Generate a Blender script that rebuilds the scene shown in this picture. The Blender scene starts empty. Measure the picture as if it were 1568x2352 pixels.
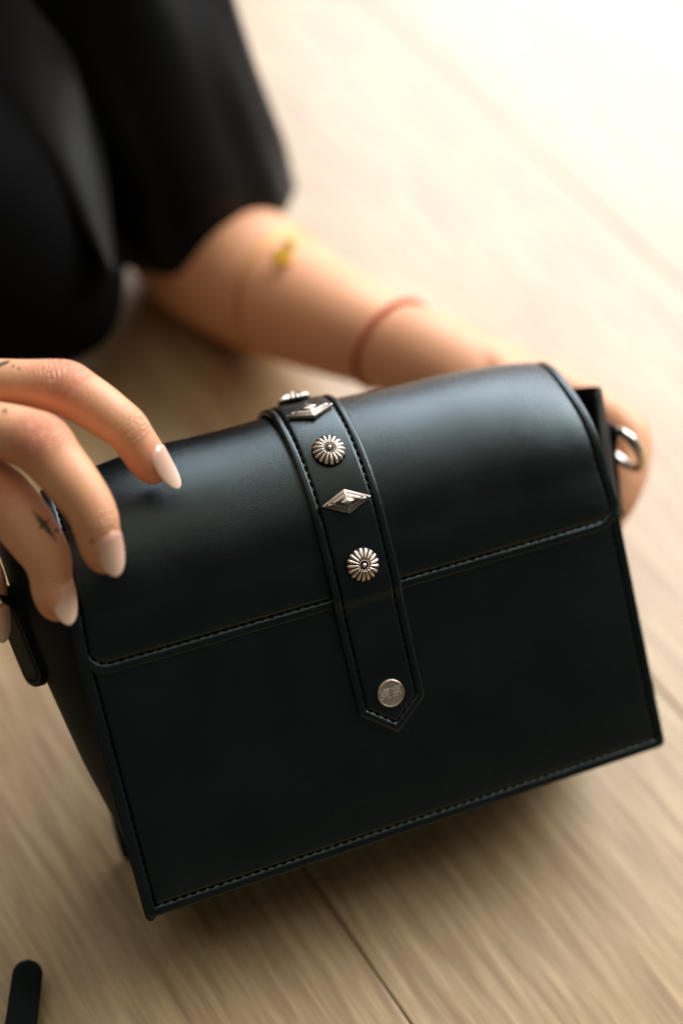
import bpy, bmesh, math, random
import numpy as np
from mathutils import Vector, Matrix
from mathutils.bvhtree import BVHTree

random.seed(4)
PI = math.pi
scene = bpy.context.scene
COL = scene.collection

# ------------------------------------------------------------------ camera
# Pose of the bag's front panel in camera axes (cm), solved from its corners.
R = np.array([[0.93476, -0.22381, 0.27592], [0.2559, 0.96288, -0.08591], [-0.24645, 0.15091, 0.95733]])
T = np.array([3.063, -12.4266, -55.9028])
DEPTH = 7.2                                        # bag depth, cm
LEAN = math.radians(48)                            # how far the bag leans back
P0 = np.array([0, 0, -DEPTH])                      # bag base: middle of the rear bottom edge
n_bag = np.array([0, math.cos(LEAN), math.sin(LEAN)])
n_cam = R @ n_bag
fwd = np.array([0, 0, -1.0])
fy = fwd - n_cam * (fwd @ n_cam); fy /= np.linalg.norm(fy)
fx = np.cross(fy, n_cam)
C2W = np.array([fx, fy, n_cam])                    # camera axes -> world axes
CAM = C2W @ (-(T + R @ P0)) * .01                  # camera position, m (bag base at the origin)
FPX = 3267.0

cam_data = bpy.data.cameras.new('camera')
cam = bpy.data.objects.new('camera', cam_data); COL.objects.link(cam)
cam.matrix_world = Matrix.Translation(Vector(CAM)) @ Matrix(C2W.tolist()).to_4x4()
cam_data.sensor_fit = 'VERTICAL'; cam_data.sensor_height = 36; cam_data.lens = 50
cam_data.clip_start = .02; cam_data.clip_end = 50
cam_data.dof.use_dof = True
cam_data.dof.focus_distance = .535
cam_data.dof.aperture_fstop = 2.0
scene.camera = cam

# ------------------------------------------------------------------ light
world = bpy.data.worlds.new('World'); scene.world = world; world.use_nodes = True
bg = world.node_tree.nodes['Background']
bg.inputs[0].default_value = (1.0, .93, .83, 1); bg.inputs[1].default_value = .075

def area(name, loc, target, sx, sy, power, color):
    d = bpy.data.lights.new(name, 'AREA'); d.shape = 'RECTANGLE'; d.size = sx; d.size_y = sy
    d.energy = power; d.color = color
    o = bpy.data.objects.new(name, d); COL.objects.link(o)
    o.location = loc
    o.rotation_euler = (Vector(target) - Vector(loc)).to_track_quat('-Z', 'Y').to_euler()
    return o
area('window_light', (.75, 2.10, 1.42), (0.05, .20, 0), 2.5, 1.9, 120, (.91, .91, 1.0))
area('side_fill_light', (1.95, 1.45, 1.75), (0, .05, 0), 1.3, 1.5, 46, (1.0, .95, .90))  # added fill lamp, not an actual window; brightens the foreground floor
area('ceiling_bounce', (-.3, .70, 2.30), (-.05, .10, 0), 2.8, 2.8, 19, (1.0, .87, .70))

scene.view_settings.view_transform = 'Standard'; scene.view_settings.look = 'None'
scene.view_settings.exposure = .2; scene.view_settings.gamma = 1
scene.render.engine = 'CYCLES'
scene.cycles.use_denoising = True
scene.cycles.max_bounces = 8

# ------------------------------------------------------------------ helpers
def W(px, py, depth):
    """photo point (1568 x 2352 grid) at a camera depth in cm -> world point, m"""
    c = np.array([(px - 784) / FPX * depth, -(py - 1176) / FPX * depth, -depth]) * .01
    return C2W @ c + CAM

def cr(cx, cy):                                    # close-up grid of the hand -> photo grid
    return cx * .34567, 784 + cy * .34567

def camdir(v):
    v = C2W @ np.array(v, float); return v / np.linalg.norm(v)

def unit(v):
    v = np.asarray(v, float); return v / (np.linalg.norm(v, axis=-1, keepdims=True) + 1e-12)

def mesh_obj(name, verts, faces, mat, parent=None, smooth=True, edges=()):
    me = bpy.data.meshes.new(name)
    me.from_pydata([tuple(map(float, v)) for v in verts], list(edges), [tuple(map(int, f)) for f in faces])
    me.update()
    if smooth: me.polygons.foreach_set('use_smooth', [True] * len(me.polygons))
    return link_mesh(name, me, mat, parent)

def link_mesh(name, me, mat, parent=None):
    o = bpy.data.objects.new(name, me); COL.objects.link(o)
    if mat is not None and not me.materials: me.materials.append(mat)
    if parent is not None: o.parent = parent
    return o

def bm_obj(name, bm, mat, parent=None, smooth=True):
    me = bpy.data.meshes.new(name); bm.to_mesh(me); bm.free()
    if smooth: me.polygons.foreach_set('use_smooth', [True] * len(me.polygons))
    return link_mesh(name, me, mat, parent)

def empty(name, mat4=None, parent=None):
    o = bpy.data.objects.new(name, None); COL.objects.link(o); o.empty_display_size = .02
    if mat4 is not None: o.matrix_world = mat4
    if parent is not None: o.parent = parent
    return o

def tag(o, label=None, cat=None, group=None, kind=None):
    if label: o['label'] = label
    if cat: o['category'] = cat
    if group: o['group'] = group
    if kind: o['kind'] = kind
    return o

def tube(path, radii, seg=16, close_ends=True, frame_hint=(0, 0, 1), flat=None, closed=False):
    """swept tube: path (n,3), radii (n,); flat = second radius factor"""
    path = np.asarray(path, float); n = len(path); radii = np.broadcast_to(np.asarray(radii, float), (n,))
    if closed: tan = np.roll(path, -1, 0) - np.roll(path, 1, 0)
    else: tan = np.gradient(path, axis=0)
    tan = unit(tan)
    a = np.cross(tan, np.asarray(frame_hint, float)); bad = np.linalg.norm(a, axis=1) < 1e-3
    a[bad] = np.cross(tan[bad], [1, .3, 0]); a = unit(a); b = np.cross(a, tan)
    V = []; Fc = []
    for i in range(n):
        for k in range(seg):
            th = 2 * PI * k / seg
            V.append(path[i] + radii[i] * (math.cos(th) * a[i] + math.sin(th) * b[i] * (1 if flat is None else flat)))
    for i in range(n if closed else n - 1):
        j = (i + 1) % n
        for k in range(seg):
            Fc.append((i * seg + k, i * seg + (k + 1) % seg, j * seg + (k + 1) % seg, j * seg + k))
    if close_ends and not closed:
        Fc.append(tuple(range(seg - 1, -1, -1))); Fc.append(tuple(range((n - 1) * seg, n * seg)))
    return V, Fc

def spline(pts, m):
    """Catmull-Rom through the rows of pts, m samples per span"""
    pts = np.asarray(pts, float); P = np.vstack([2 * pts[0] - pts[1], pts, 2 * pts[-1] - pts[-2]])
    out = []
    for i in range(len(pts) - 1):
        p0, p1, p2, p3 = P[i:i + 4]
        for k in range(m):
            t = k / m
            out.append(.5 * ((2 * p1) + (-p0 + p2) * t + (2 * p0 - 5 * p1 + 4 * p2 - p3) * t * t + (-p0 + 3 * p1 - 3 * p2 + p3) * t ** 3))
    out.append(pts[-1]); return np.array(out)

def rmesh(parts, voxel, smooth_iter, fac=.5):
    """union of closed tubes as one continuous skin"""
    V = []; Fc = []
    for v, f in parts:
        o = len(V); V += list(v); Fc += [tuple(i + o for i in q) for q in f]
    me = bpy.data.meshes.new('tmp'); me.from_pydata([tuple(map(float, v)) for v in V], [], Fc); me.update()
    o = bpy.data.objects.new('tmp', me); COL.objects.link(o)
    m = o.modifiers.new('r', 'REMESH'); m.mode = 'VOXEL'; m.voxel_size = voxel
    s = o.modifiers.new('s', 'SMOOTH'); s.factor = fac; s.iterations = smooth_iter
    dg = bpy.context.evaluated_depsgraph_get()
    ev = o.evaluated_get(dg); out = bpy.data.meshes.new_from_object(ev)
    bpy.data.objects.remove(o); bpy.data.meshes.remove(me)
    return out

# ------------------------------------------------------------------ materials
def new_mat(name):
    m = bpy.data.materials.new(name); m.use_nodes = True
    nt = m.node_tree; b = nt.nodes['Principled BSDF']
    return m, nt, b

def node(nt, typ, **kw):
    n = nt.nodes.new(typ)
    for k, v in kw.items():
        if k in ('operation', 'noise_dimensions', 'feature', 'attribute_name', 'blend_type', 'data_type', 'wave_type', 'bands_direction', 'vector_type'): setattr(n, k, v)
    return n

def setin(n, **kw):
    for k, v in kw.items(): n.inputs[k.replace('_', ' ')].default_value = v

def leather(name, col, rough, grain=900, bump=.25, spec=.5):
    m, nt, b = new_mat(name); L = nt.links.new
    tc = node(nt, 'ShaderNodeTexCoord')
    v = node(nt, 'ShaderNodeTexVoronoi'); setin(v, Scale=grain); L(tc.outputs['Object'], v.inputs['Vector'])
    n1 = node(nt, 'ShaderNodeTexNoise'); setin(n1, Scale=grain * 2.2, Detail=3.0); L(tc.outputs['Object'], n1.inputs['Vector'])
    n2 = node(nt, 'ShaderNodeTexNoise'); setin(n2, Scale=38.0, Detail=4.0); L(tc.outputs['Object'], n2.inputs['Vector'])
    add = node(nt, 'ShaderNodeMath', operation='ADD'); L(v.outputs['Distance'], add.inputs[0]); L(n1.outputs['Fac'], add.inputs[1])
    bp = node(nt, 'ShaderNodeBump'); setin(bp, Strength=bump, Distance=.00025); L(add.outputs[0], bp.inputs['Height'])
    bp2 = node(nt, 'ShaderNodeBump'); setin(bp2, Strength=.05, Distance=.002); L(n2.outputs['Fac'], bp2.inputs['Height']); L(bp.outputs[0], bp2.inputs['Normal'])
    L(bp2.outputs[0], b.inputs['Normal'])
    mr = node(nt, 'ShaderNodeMapRange'); setin(mr, From_Min=.3, From_Max=.7, To_Min=rough - .05, To_Max=rough + .06); L(n2.outputs['Fac'], mr.inputs[0]); L(mr.outputs[0], b.inputs['Roughness'])
    b.inputs['Base Color'].default_value = (*col, 1); b.inputs['Specular IOR Level'].default_value = spec
    b.inputs['Specular Tint'].default_value = (.74, .97, 1.0, 1)
    return m
M_LEATHER = leather('black_leather', (.0010, .0022, .0023), .26, 2200, .30, .65)
M_GUSSET = leather('matte_side_leather', (.0036, .0050, .0050), .62, 1700, .2, .16)
M_STRAPL = leather('strap_leather', (.0012, .0024, .0026), .26, 2200, .22, .65)
M_EDGE = leather('painted_edge', (.007, .008, .0085), .42, grain=1500, bump=.1)
M_INNER = leather('lining', (.006, .006, .006), .7)

def simple(name, col, rough, metal=0.0, **kw):
    m, nt, b = new_mat(name)
    b.inputs['Base Color'].default_value = (*col, 1); b.inputs['Roughness'].default_value = rough; b.inputs['Metallic'].default_value = metal
    for k, v in kw.items(): b.inputs[k.replace('_', ' ')].default_value = v
    return m
M_THREAD = simple('black_thread', (.002, .002, .002), .9, Specular_IOR_Level=.04)

def metal(name, col, rough, scale=500, var=.2):
    m, nt, b = new_mat(name); L = nt.links.new
    tc = node(nt, 'ShaderNodeTexCoord')
    n = node(nt, 'ShaderNodeTexNoise'); setin(n, Scale=scale, Detail=4.0); L(tc.outputs['Object'], n.inputs['Vector'])
    mx = node(nt, 'ShaderNodeMix', data_type='RGBA'); L(n.outputs['Fac'], mx.inputs[0])
    mx.inputs[6].default_value = (*[c * (1 - var) for c in col], 1); mx.inputs[7].default_value = (*[min(1, c * (1 + var)) for c in col], 1)
    L(mx.outputs[2], b.inputs['Base Color'])
    mr = node(nt, 'ShaderNodeMapRange'); setin(mr, To_Min=rough - .1, To_Max=rough + .12); L(n.outputs['Fac'], mr.inputs[0]); L(mr.outputs[0], b.inputs['Roughness'])
    bp = node(nt, 'ShaderNodeBump'); setin(bp, Strength=.15, Distance=.0002); L(n.outputs['Fac'], bp.inputs['Height']); L(bp.outputs[0], b.inputs['Normal'])
    b.inputs['Metallic'].default_value = 1
    return m
M_SILVER = metal('antique_silver', (.86, .77, .66), .34)
M_PEWTER = metal('aged_pewter', (.56, .49, .41), .42)
M_DARKM = metal('blackened_metal', (.035, .032, .03), .5)
M_SNAP = metal('brushed_nickel', (.70, .60, .47), .36, 900, .12)
M_RING = metal('polished_nickel', (.78, .72, .62), .18)
M_GOLD = metal('gold', (.72, .44, .06), .45)
M_LETTER = metal('bright_engraving', (.96, .90, .80), .45)

def skin_material():
    m, nt, b = new_mat('skin'); L = nt.links.new
    tc = node(nt, 'ShaderNodeTexCoord')
    n = node(nt, 'ShaderNodeTexNoise'); setin(n, Scale=55.0, Detail=5.0); L(tc.outputs['Object'], n.inputs['Vector'])
    red = node(nt, 'ShaderNodeAttribute', attribute_name='red')
    mx = node(nt, 'ShaderNodeMix', data_type='RGBA'); L(n.outputs['Fac'], mx.inputs[0])
    mx.inputs[6].default_value = (.66, .33, .165, 1); mx.inputs[7].default_value = (.76, .42, .235, 1)
    mx2 = node(nt, 'ShaderNodeMix', data_type='RGBA'); L(red.outputs['Fac'], mx2.inputs[0]); L(mx.outputs[2], mx2.inputs[6])
    mx2.inputs[7].default_value = (.68, .26, .15, 1)
    L(mx2.outputs[2], b.inputs['Base Color'])
    b.inputs['Subsurface Weight'].default_value = .22
    b.inputs['Subsurface Radius'].default_value = (.006, .0025, .0012)
    b.inputs['Subsurface Scale'].default_value = .6
    b.inputs['Roughness'].default_value = .47
    b.inputs['Specular IOR Level'].default_value = .4
    # pores and the cross creases over the knuckles
    ax = node(nt, 'ShaderNodeAttribute', attribute_name='axial'); mk = node(nt, 'ShaderNodeAttribute', attribute_name='crease')
    wob = node(nt, 'ShaderNodeTexNoise'); setin(wob, Scale=260.0, Detail=2.0); L(tc.outputs['Object'], wob.inputs['Vector'])
    ad = node(nt, 'ShaderNodeMath', operation='MULTIPLY_ADD'); L(wob.outputs['Fac'], ad.inputs[0]); ad.inputs[1].default_value = .35; L(ax.outputs['Fac'], ad.inputs[2])
    ml = node(nt, 'ShaderNodeMath', operation='MULTIPLY'); L(ad.outputs[0], ml.inputs[0]); ml.inputs[1].default_value = 2 * PI / .125
    sn = node(nt, 'ShaderNodeMath', operation='SINE'); L(ml.outputs[0], sn.inputs[0])
    mm = node(nt, 'ShaderNodeMath', operation='MULTIPLY'); L(sn.outputs[0], mm.inputs[0]); L(mk.outputs['Fac'], mm.inputs[1])
    v = node(nt, 'ShaderNodeTexVoronoi'); setin(v, Scale=1500.0); L(tc.outputs['Object'], v.inputs['Vector'])
    n3 = node(nt, 'ShaderNodeTexNoise'); setin(n3, Scale=700.0, Detail=4.0); L(tc.outputs['Object'], n3.inputs['Vector'])
    s1 = node(nt, 'ShaderNodeMath', operation='MULTIPLY_ADD'); L(v.outputs['Distance'], s1.inputs[0]); s1.inputs[1].default_value = .35; L(mm.outputs[0], s1.inputs[2])
    s2 = node(nt, 'ShaderNodeMath', operation='MULTIPLY_ADD'); L(n3.outputs['Fac'], s2.inputs[0]); s2.inputs[1].default_value = .6; L(s1.outputs[0], s2.inputs[2])
    bp = node(nt, 'ShaderNodeBump'); setin(bp, Strength=.8, Distance=.00026); L(s2.outputs[0], bp.inputs['Height']); L(bp.outputs[0], b.inputs['Normal'])
    return m
M_SKIN = skin_material()

def nail_material():
    m, nt, b = new_mat('nail_varnish'); L = nt.links.new
    at = node(nt, 'ShaderNodeAttribute', attribute_name='along')
    rp = node(nt, 'ShaderNodeValToRGB'); L(at.outputs['Fac'], rp.inputs[0])
    e = rp.color_ramp.elements; e[0].position = .0; e[0].color = (.74, .42, .31, 1); e[1].position = .8; e[1].color = (.80, .59, .44, 1)
    L(rp.outputs[0], b.inputs['Base Color'])
    b.inputs['Roughness'].default_value = .12; b.inputs['Coat Weight'].default_value = .8; b.inputs['Coat Roughness'].default_value = .08
    b.inputs['Subsurface Weight'].default_value = .15; b.inputs['Subsurface Radius'].default_value = (.002, .001, .0006)
    return m
M_NAIL = nail_material()
M_INK = simple('tattoo_ink', (.075, .055, .045), .55)
M_MOLE = simple('mole', (.09, .03, .015), .6)

def wood_material():
    m, nt, b = new_mat('oak_plank'); L = nt.links.new
    tc = node(nt, 'ShaderNodeTexCoord'); oi = node(nt, 'ShaderNodeObjectInfo')
    off = node(nt, 'ShaderNodeVectorMath', operation='SCALE'); off.inputs[0].default_value = (3.1, 1.7, 2.3)
    L(oi.outputs['Random'], off.inputs['Scale'])
    ad = node(nt, 'ShaderNodeVectorMath', operation='ADD'); L(tc.outputs['Object'], ad.inputs[0]); L(off.outputs[0], ad.inputs[1])
    def mapped(sc):
        mp = node(nt, 'ShaderNodeMapping'); mp.inputs['Scale'].default_value = sc; L(ad.outputs[0], mp.inputs[0]); return mp
    # broad figure, growth rings and pores, all drawn out along the plank (x)
    a1 = node(nt, 'ShaderNodeTexNoise'); setin(a1, Scale=1.0, Detail=3.0, Distortion=.6); L(mapped((3.5, 34, 8)).outputs[0], a1.inputs['Vector'])
    a2 = node(nt, 'ShaderNodeTexNoise'); setin(a2, Scale=1.0, Detail=4.0, Distortion=.4); L(mapped((17, 250, 30)).outputs[0], a2.inputs['Vector'])
    a3 = node(nt, 'ShaderNodeTexNoise'); setin(a3, Scale=1.0, Detail=5.0); L(mapped((40, 1100, 90)).outputs[0], a3.inputs['Vector'])
    rp = node(nt, 'ShaderNodeValToRGB'); L(a1.outputs['Fac'], rp.inputs[0])
    e = rp.color_ramp.elements; e[0].position = .3; e[0].color = (.445, .315, .150, 1); e[1].position = .72; e[1].color = (.52, .39, .205, 1)
    rp2 = node(nt, 'ShaderNodeValToRGB'); L(a2.outputs['Fac'], rp2.inputs[0])
    e = rp2.color_ramp.elements; e[0].position = .34; e[0].color = (.54, .46, .36, 1); e[1].position = .62; e[1].color = (1, 1, 1, 1)
    rp3 = node(nt, 'ShaderNodeValToRGB'); L(a3.outputs['Fac'], rp3.inputs[0])
    e = rp3.color_ramp.elements; e[0].position = .36; e[0].color = (.70, .62, .52, 1); e[1].position = .55; e[1].color = (1, 1, 1, 1)
    m1 = node(nt, 'ShaderNodeMix', data_type='RGBA', blend_type='MULTIPLY'); m1.inputs[0].default_value = .8; L(rp.outputs[0], m1.inputs[6]); L(rp2.outputs[0], m1.inputs[7])
    m2 = node(nt, 'ShaderNodeMix', data_type='RGBA', blend_type='MULTIPLY'); m2.inputs[0].default_value = .7; L(m1.outputs[2], m2.inputs[6]); L(rp3.outputs[0], m2.inputs[7])
    L(m2.outputs[2], b.inputs['Base Color'])
    mr = node(nt, 'ShaderNodeMapRange'); setin(mr, To_Min=.36, To_Max=.48); L(a2.outputs['Fac'], mr.inputs[0]); L(mr.outputs[0], b.inputs['Roughness'])
    bp = node(nt, 'ShaderNodeBump'); setin(bp, Strength=.18, Distance=.0004); L(a3.outputs['Fac'], bp.inputs['Height']); L(bp.outputs[0], b.inputs['Normal'])
    b.inputs['Specular IOR Level'].default_value = .6; b.inputs['Coat Weight'].default_value = .5; b.inputs['Coat Roughness'].default_value = .42
    return m
M_WOOD = wood_material()
M_SUB = simple('subfloor', (.05, .035, .02), .9)

def cloth_material(name, col, sheen=.3, rough=.75, spec=.06):
    m, nt, b = new_mat(name); L = nt.links.new
    tc = node(nt, 'ShaderNodeTexCoord')
    n = node(nt, 'ShaderNodeTexNoise'); setin(n, Scale=900.0, Detail=3.0); L(tc.outputs['Object'], n.inputs['Vector'])
    bp = node(nt, 'ShaderNodeBump'); setin(bp, Strength=.3, Distance=.0005); L(n.outputs['Fac'], bp.inputs['Height']); L(bp.outputs[0], b.inputs['Normal'])
    b.inputs['Base Color'].default_value = (*col, 1); b.inputs['Roughness'].default_value = rough; b.inputs['Specular IOR Level'].default_value = spec
    b.inputs['Sheen Weight'].default_value = sheen; b.inputs['Sheen Roughness'].default_value = .25
    return m
M_JACKET = cloth_material('black_jacket_cloth', (.0028, .0034, .0034), .05, .42, .14)
M_LAPEL = cloth_material('jacket_lapel_cloth', (.012, .0135, .013), .12, .5, .2)
M_TROUSER = cloth_material('black_trouser_cloth', (.002, .0022, .0022), 0, .85)
M_STRING = cloth_material('red_string', (.52, .12, .06), .2)

# ------------------------------------------------------------------ floor
floor = empty('floor'); tag(floor, 'light oak plank floor under the handbag', None, None, 'structure')
PANG = math.radians(128.7); PN = np.array([math.cos(PANG - PI / 2), math.sin(PANG - PI / 2)]); PD = np.array([math.cos(PANG), math.sin(PANG)])
PW = .187
sub = mesh_obj('subfloor', [(-3, -2, -.016), (3, -2, -.016), (3, 4, -.016), (-3, 4, -.016)], [(0, 1, 2, 3)], M_SUB, floor, False)
def plank_mesh():
    bm = bmesh.new(); h = PW / 2 - .0003; c = .0008; L_ = 2.6; t = .015
    prof = [(-h, -t), (-h, -c), (-h + c * .35, -c * .3), (-h + c, 0), (h - c, 0), (h - c * .35, -c * .3), (h, -c), (h, -t)]
    r = [[bm.verts.new((x, y, z)) for y, z in prof] for x in (-L_, L_)]
    for i in range(len(prof) - 1): bm.faces.new((r[0][i + 1], r[0][i], r[1][i], r[1][i + 1]))
    bm.faces.new(r[0]); bm.faces.new(r[1][::-1])
    bmesh.ops.recalc_face_normals(bm, faces=bm.faces)
    me = bpy.data.meshes.new('plank'); bm.to_mesh(me); bm.free(); me.materials.append(M_WOOD); return me
pm = plank_mesh()
for k in range(-5, 7):
    o = bpy.data.objects.new('plank', pm); COL.objects.link(o); o.parent = floor
    off = -.0454 + PW * (k + .5); q = PN * off + PD * random.uniform(-.4, .4)
    o.location = (q[0], q[1], random.uniform(-.0001, .0001)); o.rotation_euler = (0, 0, PANG)

# ------------------------------------------------------------------ handbag
bag_rot = Matrix((C2W @ R).tolist()).to_4x4()
bag = empty('handbag', bag_rot)
tag(bag, 'small structured black leather handbag with a studded centre strap leaning back on the wooden floor', 'handbag')
def Bl(P):                                          # bag coordinates in cm -> handbag local, m
    P = np.asarray(P, float); return (P - P0) * .01
def bagW(P): return (C2W @ R) @ Bl(P)

def cluster(a, b, ea, eb, fine=.05, coarse=.45):
    """line positions from a to b, finely spaced within ea of a and eb of b"""
    xs = list(np.linspace(a, a + ea, max(2, int(ea / fine) + 1))) if ea else [a]
    xe = list(np.linspace(b - eb, b, max(2, int(eb / fine) + 1))) if eb else [b]
    mid = list(np.linspace(xs[-1], xe[0], max(2, int((xe[0] - xs[-1]) / coarse) + 1)))[1:-1]
    return np.array(xs + mid + xe)

def poly_dist(P, poly):
    """signed inside distance and nearest boundary point of P (n,2) for a closed polygon"""
    A = poly; Bq = np.roll(poly, -1, 0); d = Bq - A
    best = np.full(len(P), 1e9); near = np.zeros_like(P); inside = np.zeros(len(P), bool)
    for i in range(len(A)):
        t = np.clip(((P - A[i]) @ d[i]) / (d[i] @ d[i] + 1e-12), 0, 1); q = A[i] + t[:, None] * d[i]
        r = np.linalg.norm(P - q, axis=1); m = r < best; best[m] = r[m]; near[m] = q[m]
        c = ((A[i, 1] > P[:, 1]) != (Bq[i, 1] > P[:, 1]))
        xc = A[i, 0] + (P[:, 1] - A[i, 1]) / (d[i, 1] + 1e-12) * d[i, 0]
        inside ^= c & (P[:, 0] < xc)
    return np.where(inside, best, -best), near

def panel(name, us, ss, poly, fmap, height, thick, mat, parent):
    """stitched leather panel: (u,s) grid trimmed to poly, bent by fmap, relief by height(d,u,s)"""
    U, S = np.meshgrid(us, ss); P = np.stack([U.ravel(), S.ravel()], 1)
    d, near = poly_dist(P, poly); out = d < 0; P2 = P.copy(); P2[out] = near[out]; d = np.maximum(d, 0)
    X, N = fmap(P2); h = height(d, P2)
    top = X + N * h[:, None]; bot = X - N * thick
    nu, ns = len(us), len(ss); nv = nu * ns
    V = np.vstack([top, bot]); Fc = []
    for j in range(ns - 1):
        for i in range(nu - 1):
            a = j * nu + i; q = (a, a + 1, a + nu + 1, a + nu); Fc.append(q); Fc.append(tuple(nv + k for k in q[::-1]))
    ring = [i for i in range(nu)] + [j * nu + nu - 1 for j in range(1, ns)] + [(ns - 1) * nu + i for i in range(nu - 2, -1, -1)] + [j * nu for j in range(ns - 2, 0, -1)]
    for k in range(len(ring)):
        a, b_ = ring[k], ring[(k + 1) % len(ring)]; Fc.append((b_, a, nv + a, nv + b_))
    bm = bmesh.new(); vs = [bm.verts.new(tuple(v)) for v in Bl(V)]
    for f in Fc:
        try: bm.faces.new([vs[k] for k in f])
        except ValueError: pass
    bmesh.ops.remove_doubles(bm, verts=bm.verts, dist=4e-6)
    bmesh.ops.dissolve_degenerate(bm, edges=bm.edges, dist=1e-6)
    bmesh.ops.recalc_face_normals(bm, faces=bm.faces)
    for e in bm.edges:
        if len(e.link_faces) == 2 and e.calc_face_angle(0) > 1.0: e.smooth = False
    return bm_obj(name, bm, mat, parent)

def num_map(f):
    def g(P):
        e = 1e-3; X = f(P); du = f(P + [e, 0]) - f(P - [e, 0]); ds = f(P + [0, e]) - f(P - [0, e])
        return X, unit(np.cross(du, ds))
    return g

def relief(edge=.38, puff=.16, fall=.6, groove=.08, gw=.06, lip=.03):
    def h(d, P):
        r = -lip * np.exp(-(d / .045) ** 2)                       # rounded, burnished edge
        r -= groove * np.exp(-((d - edge) / gw) ** 2)             # stitch channel
        r += puff * (1 - np.exp(-np.maximum(d - edge, 0) / fall)) # padding inside the seam
        return r
    return h

def stitches(name, line, fmap, parent, step=.36, length=.25, rad=.042, lift=-.045, mat=M_THREAD):
    """separate thread stitches along a polyline in (u,s)"""
    line = np.asarray(line, float); seg = np.linalg.norm(np.diff(line, axis=0), axis=1); cum = np.r_[0, np.cumsum(seg)]
    n = int(cum[-1] / step); V = []; Fc = []
    for k in range(n):
        c = (k + .5) * step; t = np.linspace(-length / 2, length / 2, 5) + c
        P = np.stack([np.interp(t, cum, line[:, 0]), np.interp(t, cum, line[:, 1])], 1)
        X, N = fmap(P); rise = lift + np.array([-.05, 0, .008, 0, -.05]) + random.uniform(-.008, .008)
        X = X + N * rise[:, None]
        v, f = tube(Bl(X), np.array([.6, 1, 1, 1, .6]) * rad * .01, 6, True, (.31, .2, .9)); o = len(V)
        V += v; Fc += [tuple(i + o for i in q) for q in f]
    return tag(mesh_obj(name, V, Fc, mat, parent), kind='stuff')

def round_poly(pts, rads, n=8):
    out = []
    for i, p in enumerate(pts):
        p = np.array(p, float); a = np.array(pts[i - 1], float); b = np.array(pts[(i + 1) % len(pts)], float); r = rads[i]
        if r <= 0: out.append(p); continue
        da, db = unit(a - p), unit(b - p); cosang = da @ db; half = math.acos(np.clip(cosang, -1, 1)) / 2
        t = r / math.tan(half); c = p + unit(da + db) * (r / math.sin(half))
        s, e = p + da * t - c, p + db * t - c
        ang = math.acos(np.clip(unit(s) @ unit(e), -1, 1)); sgn = np.sign(s[0] * e[1] - s[1] * e[0])
        for k in range(n + 1):
            th = sgn * ang * k / n; out.append(c + np.array([s[0] * math.cos(th) - s[1] * math.sin(th), s[0] * math.sin(th) + s[1] * math.cos(th)]))
    return np.array(out)

# --- profile of the flap over the top: (y, z) against arc length s, s = 0 at the flap's lower edge
FY0 = 9.48
prof = [(FY0, .26), (10.4, .27), (11.2, .25), (11.85, .20)]
for th in np.linspace(3, 177, 50):
    a = math.radians(th); prof.append((12.0 + 4.7 * math.sin(a), -3.55 + 3.74 * math.cos(a)))
prof += [(11.6, -7.35), (10.2, -7.42), (8.6, -7.45)]
prof = np.array(prof); plen = np.r_[0, np.cumsum(np.linalg.norm(np.diff(prof, axis=0), axis=1))]; SMAX = plen[-1]
def prof_at(s): return np.interp(s, plen, prof[:, 0]), np.interp(s, plen, prof[:, 1])
def smooth01(x): x = np.clip(x, 0, 1); return x * x * (3 - 2 * x)
def flap_xyz(P, off=0.0):
    u, s = P[:, 0], P[:, 1]; y, z = prof_at(s)
    w = 1 - .018 * smooth01(s / 3.2) - .018 * smooth01((s - 3) / 4)
    top = smooth01((y - 12.7) / 3.5)
    sag = .42 * smooth01((np.abs(u) - 5.5) / 5.5) * top
    z = z - .10 * smooth01((np.abs(u) - 8) / 3) * (z > -3)
    return np.stack([u * w, y - sag + .05 * np.sin(u * .7 + 1) * top, z], 1)
flap_map = num_map(flap_xyz)
fw = 11.03
flap_poly = round_poly([(-fw, 0), (fw, 0), (fw, SMAX), (-fw, SMAX)], [1.05, 1.05, .3, .3], 14)
us = cluster(-fw, fw, 1.25, 1.25, .045, .35); ss = cluster(0, SMAX, 1.25, .4, .045, .17)
flap = panel('flap', us, ss, flap_poly, flap_map, relief(), .24, M_LEATHER, bag)
inset = round_poly([(-fw + .38, SMAX - .4), (-fw + .38, .38), (fw - .38, .38), (fw - .38, SMAX - .4)], [0, .68, .68, 0], 10)
stitches('flap_stitching', inset, flap_map, flap)

# --- front, back, base panels
def flat_front(P): return np.stack([P[:, 0], P[:, 1], np.zeros(len(P))], 1)
front_map = num_map(flat_front)
bw = 11.0; top_y = 11.7
fp = round_poly([(-bw, 0), (bw, 0), (bw, top_y), (-bw, top_y)], [.25, .25, .2, .2], 6)
front = panel('front_panel', cluster(-bw, bw, 1.1, 1.1, .05, .5), cluster(0, top_y, 1.1, .2, .05, .5), fp, front_map, relief(.40, .22, 1.6, .08), .2, M_LEATHER, bag)
stitches('front_stitching', [(-bw + .4, top_y), (-bw + .4, .4), (bw - .4, .4), (bw - .4, top_y)], front_map, front)
def flat_back(P): return np.stack([-P[:, 0], P[:, 1], np.full(len(P), -DEPTH)], 1)
back_map = num_map(flat_back)
back = panel('back_panel', cluster(-bw, bw, .8, .8, .08, 1), cluster(0, top_y, .8, .2, .08, 1), fp, back_map, lambda d, P: -.05 * np.exp(-(d / .045) ** 2) - .06 * np.exp(-((d - .4) / .06) ** 2), .2, M_LEATHER, bag)
stitches('back_stitching', [(-bw + .4, top_y), (-bw + .4, .4), (bw - .4, .4), (bw - .4, top_y)], back_map, back)
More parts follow.
